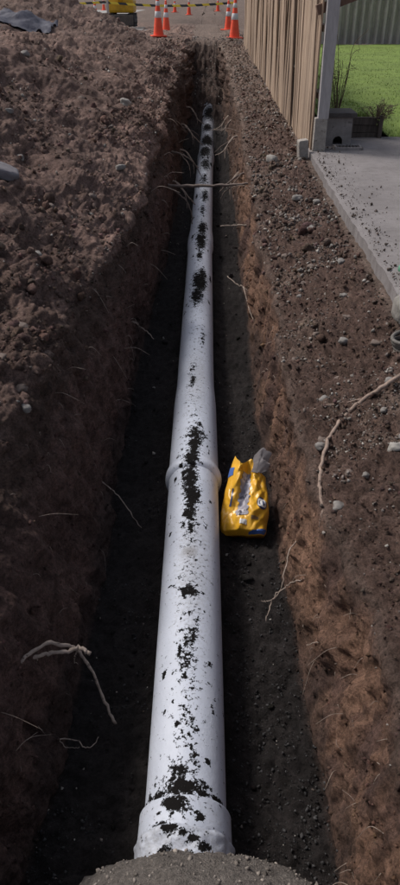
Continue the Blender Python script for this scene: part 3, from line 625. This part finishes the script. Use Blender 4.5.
def patch(name, u0, u1, v0, v1, mat, off=.0035, nu=36, nv=44, shape=None):
    U, W = np.meshgrid(np.linspace(0, 1, nu), np.linspace(0, 1, nv))
    if shape == 'oval':
        r = U; th = W * 2 * np.pi; uu = (u0 + u1) / 2 + (u1 - u0) / 2 * r * np.cos(th); vv = (v0 + v1) / 2 + (v1 - v0) / 2 * r * np.sin(th)
    elif shape == 'ring':
        r = .62 + .38 * U; th = W * 2 * np.pi; uu = (u0 + u1) / 2 + (u1 - u0) / 2 * r * np.sign(np.cos(th)) * np.abs(np.cos(th)) ** .6; vv = (v0 + v1) / 2 + (v1 - v0) / 2 * r * np.sign(np.sin(th)) * np.abs(np.sin(th)) ** .6
    elif shape == 'torn':
        uu = u0 + (u1 - u0) * U + .05 * np.sin(W * 19) * (U - .5) + .03 * np.sin(W * 47); vv = v0 + (v1 - v0) * W
    elif shape == 'tri':
        uu = u0 + (u1 - u0) * U; vv = v0 + (v1 - v0) * W * (.25 + .75 * (U if u1 > u0 else U))
    else: uu = u0 + (u1 - u0) * U; vv = v0 + (v1 - v0) * W
    e = .004; p = bag_surf(uu, vv); nrm = np.cross(bag_surf(uu + e, vv) - p, bag_surf(uu, vv + e) - p); nrm /= np.linalg.norm(nrm, axis=-1, keepdims=True) + 1e-9
    return bag_part(name, (p + nrm * off).reshape(-1, 3), grid_faces(nv, nu), mat)
# grey picture panel with dark marks
m_pic, t, b = nodes('picture_print')
vo = N(t, 'ShaderNodeTexVoronoi', Scale=30.0); tc = N(t, 'ShaderNodeTexCoord'); t.links.new(tc.outputs['Object'], vo.inputs['Vector'])
na = noise_node(t, 24, 4, 0.6, tc.outputs['Object'])
c1 = ramp(t, vo.outputs['Distance'], [(0.25, (.46, .44, .48)), (0.55, (.26, .25, .30))]).outputs[0]
c2 = ramp(t, na.outputs['Fac'], [(0.58, (0, 0, 0)), (0.62, (1, 1, 1))]).outputs[0]
t.links.new(mixc(t, 'MIX', c1, (.07, .065, .09), c2), b.inputs['Base Color']); b.inputs['Roughness'].default_value = 0.4
patch('picture_panel', -.27, .19, .22, .86, m_pic, shape='torn')
patch('brand_mark', .52, .92, .32, .50, M_NAVY, .003, shape='oval'); patch('brand_mark_outline', .55, .88, .345, .475, M_WHT, .0045, 8, 30, 'ring')
patch('brand_mark_stroke', .67, .75, .37, .455, M_WHT, .0045, 4, 8)
patch('blue_corner', .30, .97, .012, .075, M_BLU, .003, shape='tri'); patch('blue_corner', -.98, -.72, .80, .90, M_BLU, .003)
patch('printed_line', -.60, -.53, .36, .60, M_NAVY, .003, 5, 12); patch('printed_text_block', -.10, .18, .10, .16, M_WHT, .003, 10, 6); patch('printed_text_block', .34, .62, .17, .21, m_plastic('brown_print', (.25, .16, .08)), .003, 10, 6)
# torn grey inner flap at the mouth
U, W = np.meshgrid(np.linspace(0, 1, 18), np.linspace(0, 1, 18)); q = np.stack([U, W, 0 * U], -1).reshape(-1, 3)
fl = np.stack([.03 + .10 * U + .02 * W, .41 + .13 * W * (1 - .55 * np.abs(U - .5)), .045 + .045 * W + .02 * np.sin(U * 3.1)], -1).reshape(-1, 3) + .02 * fbm(q, 3, 3, .5, 5)[:, None]
bag_part('torn_flap', np.vstack([fl, fl - [0, 0, .002]]), np.vstack([grid_faces(18, 18), grid_faces(18, 18)[:, ::-1] + 324]), m_plastic('grey_film', (.22, .20, .205), .45))

# ------------------------------------------------------------------ paling fence, its post, stump
A = np.array([1.275, 8.95]); B = np.array([0.96, 21.2]); LF = np.linalg.norm(B - A); dirF = (B - A) / LF; nF = np.array([dirF[1], -dirF[0]])   # nF points to the lawn
fence = empty('paling_fence', (A[0], A[1], 0)); tag(fence, 'weathered timber paling fence with leaning boards beside the trench', 'fence')
def m_wood(name, c, var=.35): return m_vary(name, c, .85, var, 5, 40, .5, .004, stretch=(6, 6, .5))
M_PAL = [m_wood('paling_wood_%d' % k, c) for k, c in enumerate([(.32, .225, .16), (.25, .175, .125), (.39, .285, .21), (.15, .105, .078), (.34, .25, .185)])]
ang_f = math.atan2(dirF[1], dirF[0])
pal_me = []
for k in range(5):
    bm = bmesh.new(); add_box(bm, (0, 0, .9), (.098 + .008 * (k % 3), .019, 1.8), bevel=.003)
    for v_ in bm.verts:                                # tops sawn uneven, boards a little cupped and twisted
        if v_.co.z > 1: v_.co.z += .03 * math.sin(k * 2.1); v_.co.y += .012 * math.sin(k * 1.7) + v_.co.x * .10 * math.cos(k * 2.9)
    pal_me.append(bm_mesh(bm, 'paling')); pal_me[-1].materials.append(M_PAL[k])
s_ = 0.0; k = 0; rf = random.Random(4)
while s_ < LF:
    p = A + dirF * s_; z0 = max(ground_at(p[0], p[1]) - .03, rise(p[1]) - .16) + rf.uniform(-.05, .05)
    o = bpy.data.objects.new('paling', pal_me[rf.choice([0, 0, 1, 2, 2, 3, 4])]); C.objects.link(o); o.parent = fence
    o.location = (p[0] - A[0] - nF[0] * rf.uniform(.0, .02), p[1] - A[1], z0); o.rotation_euler = (R(rf.uniform(-1.6, 1.6)), R(rf.uniform(-1.1, 1.1)), ang_f + R(rf.uniform(-5, 9)))
    s_ += rf.choice([.103, .106, .11, .112, .118, .13]); k += 1
for zz in (.55, 1.25):
    bm = bmesh.new(); add_box(bm, (0, 0, 0), (LF, .045, .07), bevel=.004); o = link('rail', bm_mesh(bm, 'rail'), M_PAL[3], fence)
    c = (A + B) / 2 + nF * .075; o.location = (c[0] - A[0], c[1] - A[1], zz + .27); o.rotation_euler = (0, -math.atan2(.5, LF), ang_f)
for yy in (12.0, 15.0, 18.0, 21.0):
    bm = bmesh.new(); add_box(bm, (0, 0, .8), (.1, .1, 2.0), bevel=.006); o = link('post', bm_mesh(bm, 'post'), M_PAL[3], fence); p = A + dirF * (yy - 9.05) + nF * .16; o.location = (p[0] - A[0], p[1] - A[1], rise(yy) - .1)
M_GPOST = m_vary('grey_post', (.40, .375, .38), .85, .2, 6, 50, .5, .004, spots=((.22, .19, .18), 9, .62), stretch=(4, 4, .7)); M_STUB = m_vary('post_concrete', (.33, .30, .275), .92, .3, 12, 60, .8, .01, spots=((.14, .12, .10), 14, .58))
bm = bmesh.new(); add_box(bm, (0, 0, 1.16), (.145, .12, 1.58), bevel=.006)
for v_ in bm.verts: v_.co.x *= .86 + .14 * (v_.co.z - .37) / 1.58
o = link('post', bm_mesh(bm, 'post'), M_GPOST, fence); o.location = (1.365 - A[0], 8.86 - A[1], 0); o['label'] = 'pale grey end post of the fence'
bm = bmesh.new(); add_box(bm, (0, 0, .06), (.15, .14, .64), bevel=.012); o = link('post_footing', bm_mesh(bm, 'post_footing'), M_STUB, fence); o.location = (1.345 - A[0], 8.87 - A[1], 0); o['label'] = 'rough concrete footing under the end post'
bm = bmesh.new(); add_box(bm, (0, 0, 0), (.9, .05, .10), bevel=.004); o = link('brace', bm_mesh(bm, 'brace'), m_wood('brace_wood', (.15, .085, .06)), fence); o.location = (1.62 - A[0], 8.97 - A[1], 1.60); o.rotation_euler = (0, R(-18), R(8))
bm = bmesh.new(); add_box(bm, (0, 0, .03), (.12, .10, .34), bevel=.015)
for v_ in bm.verts: v_.co += Vector((.012 * math.sin(v_.co.z * 40), .01 * math.cos(v_.co.x * 50), 0))
o = link('concrete_stump', bm_mesh(bm, 'concrete_stump'), M_STUB); o.location = (1.14, 8.80, -.05); o.rotation_euler = (R(4), R(-6), R(12)); tag(o, 'short broken concrete stump at the foot of the fence', 'stump')

# ------------------------------------------------------------------ gully box, grate, retaining boards, weeds, corrugated fence
gb = empty('gully_box', (1.62, 9.30, .0)); tag(gb, 'grey concrete gully box with arched opening and dark lid by the fence post', 'drain box')
M_GUL = m_vary('gully_concrete', (.25, .225, .22), .9, .25, 10, 60, .6, .006, spots=((.10, .085, .08), 9, .58)); M_LID = m_vary('lid_dark', (.07, .06, .058), .85, .3, 12, 60, .6, .006)
bm = bmesh.new(); z1 = .34; hw = .17
ar = [(-.055 + .0, 0)] ; out = [(-hw, 0), (-.06, 0), (-.06, .07)] + [(-.06 * math.cos(a), .07 + .06 * math.sin(a)) for a in np.linspace(.3, 2.84, 7)] + [(.06, .07), (.06, 0), (hw, 0), (hw * .96, z1), (-hw * .96, z1)]
vsf = [bm.verts.new((x, 0, z)) for x, z in out]; fc = bm.faces.new(vsf); ex = bmesh.ops.extrude_face_region(bm, geom=[fc])
for v_ in [e for e in ex['geom'] if isinstance(e, bmesh.types.BMVert)]: v_.co.y += .05
bmesh.ops.recalc_face_normals(bm, faces=bm.faces)
o = link('front_panel', bm_mesh(bm, 'front_panel'), M_GUL, gb); o.location = (0, -.17, 0)
for sx in (-1, 1):
    bm = bmesh.new(); add_box(bm, (sx * (hw - .02), .03, z1 / 2 - .002), (.05, .295, z1 - .004), bevel=.004); link('side_panel', bm_mesh(bm, 'side_panel'), M_GUL, gb)
bm = bmesh.new(); add_box(bm, (0, .20, z1 / 2), (2 * hw, .04, z1), bevel=.004); link('back_panel', bm_mesh(bm, 'back_panel'), M_GUL, gb)
bm = bmesh.new(); add_box(bm, (0, .01, z1 + .031), (.41, .45, .055), bevel=.012); link('lid', bm_mesh(bm, 'lid'), M_LID, gb)
gr_ = empty('drain_grate', (1.72, 8.93, .012)); tag(gr_, 'low flat drain grate on the path in front of gully box', 'grate')
bm = bmesh.new()
for (c, s) in (((0, -.10, .02), (.34, .03, .04)), ((0, .10, .02), (.34, .03, .04)), ((-.155, 0, .02), (.03, .168, .04)), ((.155, 0, .02), (.03, .168, .04))): add_box(bm, c, s, bevel=.003)
link('frame', bm_mesh(bm, 'frame'), M_GUL, gr_)
bm = bmesh.new(); add_box(bm, (0, 0, .02), (.018, .166, .028), bevel=.002); bar = bm_mesh(bm, 'bar'); bar.materials.append(M_LID)
for k in range(7):
    o = bpy.data.objects.new('bar', bar); C.objects.link(o); o.parent = gr_; o.location = (-.12 + .04 * k, 0, 0)
rw = empty('retaining_edge', (1.85, 9.68, 0)); tag(rw, 'dark rotten timber boards holding up the lawn edge', 'edging')
M_ROT = m_wood('rotten_wood', (.075, .058, .050), .5)
for k in range(3):
    bm = bmesh.new(); add_box(bm, (0, 0, 0), (.86, .05, .092), bevel=.006); o = link('board', bm_mesh(bm, 'board'), M_ROT, rw); o.location = (.012 * k - .02, .012 * ((k * 5) % 3), .035 + .097 * k); o.rotation_euler = (0, R(.8 * (k - 1)), R(1.2 * (k % 2)))
for x in (-.38, .02, .40):
    bm = bmesh.new(); add_box(bm, (0, 0, .13), (.05, .05, .34), bevel=.005); o = link('stake', bm_mesh(bm, 'stake'), M_ROT, rw); o.location = (x, -.058, 0)
M_STEM = m_vary('dry_stem', (.12, .085, .055), .9, .3, 20, 60, .3, .002); M_LEAF = m_vary('weed_leaf', (.085, .105, .030), .8, .4, 6, 30, .3, .002)
def weed(x, y, z, h, n, spread, label, seed, leafy=1.0):
    g = np.random.default_rng(seed); root_ = empty('weed', (x, y, z)); tag(root_, label, 'weed')
    S_ = []; L_ = []
    for i in range(n):
        a = g.random() * 6.28; s = g.uniform(.2, 1) * spread; hh = h * g.uniform(.5, 1)
        pts = [(0, 0, -.03), (s * .3 * math.cos(a), s * .3 * math.sin(a), hh * .45), (s * .6 * math.cos(a) + g.normal(0, .04), s * .6 * math.sin(a), hh * .8), (s * math.cos(a), s * math.sin(a), hh * g.uniform(.8, 1.02))]
        S_.append(tube_np(pts, [.006, .0045, .0035, .002], 5))
        for j in range(int(5 * leafy)):
            f_ = g.uniform(.3, 1); k_ = min(2, int(f_ * 3)); w_ = f_ * 3 - k_; p = np.array(pts[k_]) * (1 - w_) + np.array(pts[k_ + 1]) * w_
            dr = g.normal(0, 1, 3); dr /= np.linalg.norm(dr); e = np.cross(dr, [0, 0, 1]); sz = g.uniform(.015, .04)
            S_.append(tube_np([p, p + dr * sz * 2.2], [.0025, .0015], 4)); q_ = p + dr * sz * 2
            L_.append((np.array([q_, q_ + dr * sz * .5 + e * sz * .35, q_ + dr * sz * 1.3, q_ + dr * sz * .5 - e * sz * .35]), np.array([[0, 1, 2, 3]])))
    v, f = join_np(S_); link('stem', from_np('stem', v, f), M_STEM, root_, smooth=True)
    v, f = join_np(L_); tag(link('foliage', from_np('foliage', v, f), M_LEAF, root_), kind='stuff')
weed(1.70, 9.85, .25, 1.05, 15, .42, 'tall dry twiggy weed behind the gully box', 1, .8)
weed(1.50, 9.62, .02, .80, 12, .18, 'brown weed clump squeezed between post and gully box', 2, 1.6)
weed(2.22, 9.78, .12, .36, 26, .32, 'low straggly weed spilling over the rotten edging boards', 3, 2.2)
cf = empty('corrugated_fence', (1.8, 25.6, .25)); tag(cf, 'grey corrugated sheet fence behind the lawn', 'fence')
M_COR = m_vary('fibre_cement', (.42, .385, .355), .9, .25, 3, 30, .5, .006, spots=((.14, .13, .125), 5, .62), stretch=(3, 3, .6))
nx_ = 64; xs = np.linspace(0, .985, nx_); yw = .085 * np.sin(xs / .24625 * 2 * np.pi)
fr = np.concatenate([np.stack([xs, yw, 0 * xs], 1), np.stack([xs, yw, 0 * xs + 2.0], 1), np.stack([xs, yw + .012, 0 * xs], 1), np.stack([xs, yw + .012, 0 * xs + 2.0], 1)])
ff = np.vstack([grid_faces(2, nx_), grid_faces(2, nx_)[:, ::-1] + 2 * nx_]); sh = from_np('fence_sheet', fr, ff); sh.materials.append(M_COR); sh.polygons.foreach_set('use_smooth', [True] * len(sh.polygons))
for k in range(12):
    o = bpy.data.objects.new('fence_sheet', sh); C.objects.link(o); o.parent = cf; o.location = (k * .985, .014 * (k % 2), .02 * math.sin(k * 2.3))

# odds and ends at the right edge
rt = []
for k in range(6):
    a = np.linspace(0, 2 * np.pi, 15); rt.append(tube_np(np.stack([1.16 + .075 * np.cos(a) + .006 * k, 3.60 + .085 * np.sin(a), -.06 - .026 * k + .015 * np.cos(a + k)], 1), np.full(15, .012), 8))
v, f = join_np(rt); o = link('hose_coil', from_np('hose_coil', v, f), m_vary('weathered_hose', (.115, .105, .095), .7, .35, 30, 80, .5, .004), smooth=True); tag(o, 'small stacked coil of grey ribbed hose below the path edge', 'hose')
bm = bmesh.new(); add_box(bm, (0, 0, 0), (.16, .13, .05), bevel=.02)
o = link('plastic_cover', bm_mesh(bm, 'plastic_cover'), m_vary('green_plastic', (.12, .30, .20), .6, .2, 20, 60, .3, .003), smooth=False); o.location = (1.40, 4.48, .035); o.rotation_euler = (.05, .1, .5); tag(o, 'pale green plastic cover on the edge of the path', 'cover')

# ------------------------------------------------------------------ work site beyond: cones, tape, poles, excavator
M_ORG = m_vary('cone_orange', (.85, .085, .030), .5, .12, 6, 30, .1, .002); M_BAND = m_vary('reflective_band', (.62, .62, .64), .4, .15, 8, 30, .1, .002); M_BASE = m_vary('cone_base', (.72, .075, .03), .6, .2, 8, 30, .2, .003)
def lathe(prof_, n=24):
    th = np.linspace(0, 2 * np.pi, n, endpoint=False); v = np.array([[r * math.cos(a), r * math.sin(a), z] for r, z in prof_ for a in th]); return v, grid_faces(len(prof_), n, True)
cr = lambda z: .135 - (z - .03) * (.135 - .028) / .87
v, f = lathe([(cr(.03), .03), (cr(.5), .5), (cr(.88), .88), (.022, .9), (.0005, .9)]); cone_me = from_np('cone_body', v, f)
bands = []
for z0, z1 in ((.42, .56), (.68, .78)):
    v, f = lathe([(cr(z0) + .001, z0), (cr(z0) + .003, z0 + .002), (cr(z1) + .003, z1 - .002), (cr(z1) + .001, z1)]); bands.append(from_np('reflective_band', v, f))
bm = bmesh.new(); add_box(bm, (0, 0, .017), (.40, .40, .034), bevel=.012); base_me = bm_mesh(bm, 'cone_base')
for me, m in ((cone_me, M_ORG), (bands[0], M_BAND), (bands[1], M_BAND), (base_me, M_BASE)): me.materials.append(m); me.polygons.foreach_set('use_smooth', [me is not base_me] * len(me.polygons))
def cone(x, y, label, group=None, rz=0.0, tilt=0.0, s=1.0):
    r = empty('traffic_cone', (x, y, .562 if y > 25 else ground_at(x, y)), rz); r.rotation_euler = (tilt, 0, rz); r.scale = (s, s, s); tag(r, label, 'cone', group)
    for nm, me in (('cone_body', cone_me), ('reflective_band', bands[0]), ('reflective_band', bands[1]), ('base', base_me)):
        o = bpy.data.objects.new(nm, me); C.objects.link(o); o.parent = r
cone(-1.50, 22.9, 'orange traffic cone at the end of the spoil heap, foremost of its pair', None, .2, 0, 1.12)
cone(-1.47, 26.6, 'orange traffic cone standing just behind the one by the spoil heap', None, .5)
cone(.73, 23.0, 'orange traffic cone by the end of the paling fence', None, .1, 0, 1.12)
cone(.66, 28.2, 'orange traffic cone partly hidden behind the one at the fence end', None, .7)
for (x, y) in ((-1.32, 50.4), (-2.55, 58), (.62, 62), (-6.5, 45), (-11.9, 50), (-14.9, 66), (-8.8, 66)): cone(x, y, 'distant orange traffic cone on the muddy site beyond the tape', 'distant cones beyond the tape', x)
M_GAL = m_vary('galvanised_pole', (.45, .45, .46), .5, .15, 6, 30, .1, .002, metallic=.3)
def pole(x, y, h, r, label):
    v, f = lathe([(.0005, -.1), (r, -.1), (r, h), (r * .8, h + .01), (.0005, h + .01)], 12); o = link('site_pole', from_np('site_pole', v, f), M_GAL, smooth=True); o.location = (x, y, .56); tag(o, label, 'pole')
pole(-3.75, 29.2, 2.2, .045, 'thin pale pole beside the yellow excavator'); pole(.93, 29.0, 2.2, .06, 'grey pole behind the cones at the fence end')
m_tape, t, b = nodes('barrier_tape_print'); wv_ = N(t, 'ShaderNodeTexWave', Scale=1.15, Distortion=0.0); wv_.bands_direction = 'DIAGONAL'; tc = N(t, 'ShaderNodeTexCoord'); t.links.new(tc.outputs['Object'], wv_.inputs['Vector'])
t.links.new(ramp(t, wv_.outputs['Fac'], [(.48, (.03, .03, .03)), (.52, (.75, .55, .04))]).outputs[0], b.inputs['Base Color']); b.inputs['Roughness'].default_value = .5
def tape(x0, x1, y, z, label):
    xs = np.linspace(x0, x1, 40); sag = z - .10 * np.sin((xs - x0) / (x1 - x0) * np.pi) ; w2 = .036
    V = np.concatenate([np.stack([xs, 0 * xs + y + .02 * np.sin(xs * 3) + dy, sag + s], 1) for dy, s in ((0, -w2), (0, w2), (.004, w2), (.004, -w2))]); F = grid_faces(4, 40)
    o = link('barrier_tape', from_np('barrier_tape', V, F), m_tape); tag(o, label, 'tape')
tape(-3.75, .93, 29.16, 1.38, 'yellow and black barrier tape strung between the two poles'); tape(-9.5, -3.75, 29.3, 1.40, 'yellow and black barrier tape running on past the excavator'); pole(-9.5, 29.3, 2.0, .045, 'thin pole holding up the far end of the barrier tape')
bm = bmesh.new(); add_box(bm, (0, 0, .03), (1.3, .16, .05), bevel=.006); o = link('timber_plank', bm_mesh(bm, 'timber_plank'), m_wood('plank_wood', (.42, .38, .34))); o.location = (-3.0, 28.6, .585); o.rotation_euler = (0, 0, R(14)); tag(o, 'pale timber plank lying on the pavement in front of the excavator', 'plank')

ex_ = empty('mini_excavator', (-3.45, 31.2, .56)); tag(ex_, 'yellow mini excavator with black rubber tracks behind the tape', 'excavator')
M_YM = m_vary('excavator_yellow', (.62, .36, .02), .45, .2, 4, 30, .2, .002); M_RUB = m_vary('track_rubber', (.030, .028, .027), .9, .4, 10, 40, .6, .01); M_STL = m_vary('muddy_steel', (.10, .088, .08), .7, .35, 8, 40, .5, .006); M_GLS = m_vary('cab_glass', (.03, .035, .04), .1, .1, 3, 10, .02, .001)
for sx in (-1, 1):
    out = [(-.75, .22), (-.60, .05), (.60, .05), (.75, .22), (.62, .42), (-.62, .42)]
    bm = bmesh.new(); vv = [bm.verts.new((sx * .40 - .12, a, z)) for a, z in out]; fc = bm.faces.new(vv); ex = bmesh.ops.extrude_face_region(bm, geom=[fc])
    for v_ in [e for e in ex['geom'] if isinstance(e, bmesh.types.BMVert)]: v_.co.x += .24
    for j in range(10): add_box(bm, (sx * .40, -.57 + j * .127, .03), (.25, .05, .04)); add_box(bm, (sx * .40, -.57 + j * .127, .44), (.25, .05, .04))
    for a, z in ((-.70, .135), (-.72, .30), (.70, .135), (.72, .30)): add_box(bm, (sx * .40, a, z), (.25, .05, .05))
    bmesh.ops.recalc_face_normals(bm, faces=bm.faces); tr = link('track', bm_mesh(bm, 'track'), M_RUB, ex_)
    for j in range(4):
        v, f = lathe([(.0005, -.01), (.09, -.01), (.09, .01), (.0005, .01)], 16); wv2 = np.stack([v[:, 2] + sx * .53, v[:, 0] - .45 + j * .3, v[:, 1] + .2], 1); link('roller', from_np('roller', wv2, f), M_STL, tr)
bm = bmesh.new(); add_box(bm, (0, 0, .32), (.60, .9, .22), bevel=.02); link('undercarriage', bm_mesh(bm, 'undercarriage'), M_STL, ex_)
bm = bmesh.new(); add_box(bm, (0, -.98, .24), (1.04, .05, .34), bevel=.012); add_box(bm, (-.25, -.80, .20), (.07, .36, .09)); add_box(bm, (.25, -.80, .20), (.07, .36, .09)); link('dozer_blade', bm_mesh(bm, 'dozer_blade'), M_STL, ex_)
bm = bmesh.new(); add_box(bm, (0, .12, .70), (1.0, 1.2, .46), bevel=.08); link('body', bm_mesh(bm, 'body'), M_YM, ex_)
bm = bmesh.new(); add_box(bm, (0, .60, 1.02), (.98, .45, .30), bevel=.09); link('engine_cover', bm_mesh(bm, 'engine_cover'), M_YM, ex_)
for x in (-.42, .42):
    for yv in (-.35, .55):
        bm = bmesh.new(); add_box(bm, (x, yv, 1.58), (.06, .06, 1.3), bevel=.01); link('cab_pillar', bm_mesh(bm, 'cab_pillar'), M_STL, ex_)
bm = bmesh.new(); add_box(bm, (0, .10, 2.26), (1.0, 1.05, .09), bevel=.03); link('cab_roof', bm_mesh(bm, 'cab_roof'), M_YM, ex_)
bm = bmesh.new(); add_box(bm, (0, .25, 1.12), (.45, .45, .12), bevel=.03); add_box(bm, (0, .44, 1.42), (.45, .10, .55), bevel=.03); link('seat', bm_mesh(bm, 'seat'), M_RUB, ex_)
v, f = tube_np([(.0, -.55, .8), (.0, -1.0, 1.7), (.0, -1.3, 2.2), (.0, -1.7, 2.25)], [.10, .12, .12, .08], 8); link('boom', from_np('boom', v, f), M_YM, ex_)
v, f = tube_np([(.0, -1.65, 2.3), (.0, -1.8, 1.8), (0, -1.85, 1.5)], [.08, .08, .06], 8); link('dipper_arm', from_np('dipper_arm', v, f), M_YM, ex_)
bm = bmesh.new(); add_box(bm, (0, -1.86, 1.3), (.42, .34, .36), bevel=.08); link('bucket', bm_mesh(bm, 'bucket'), M_STL, ex_)
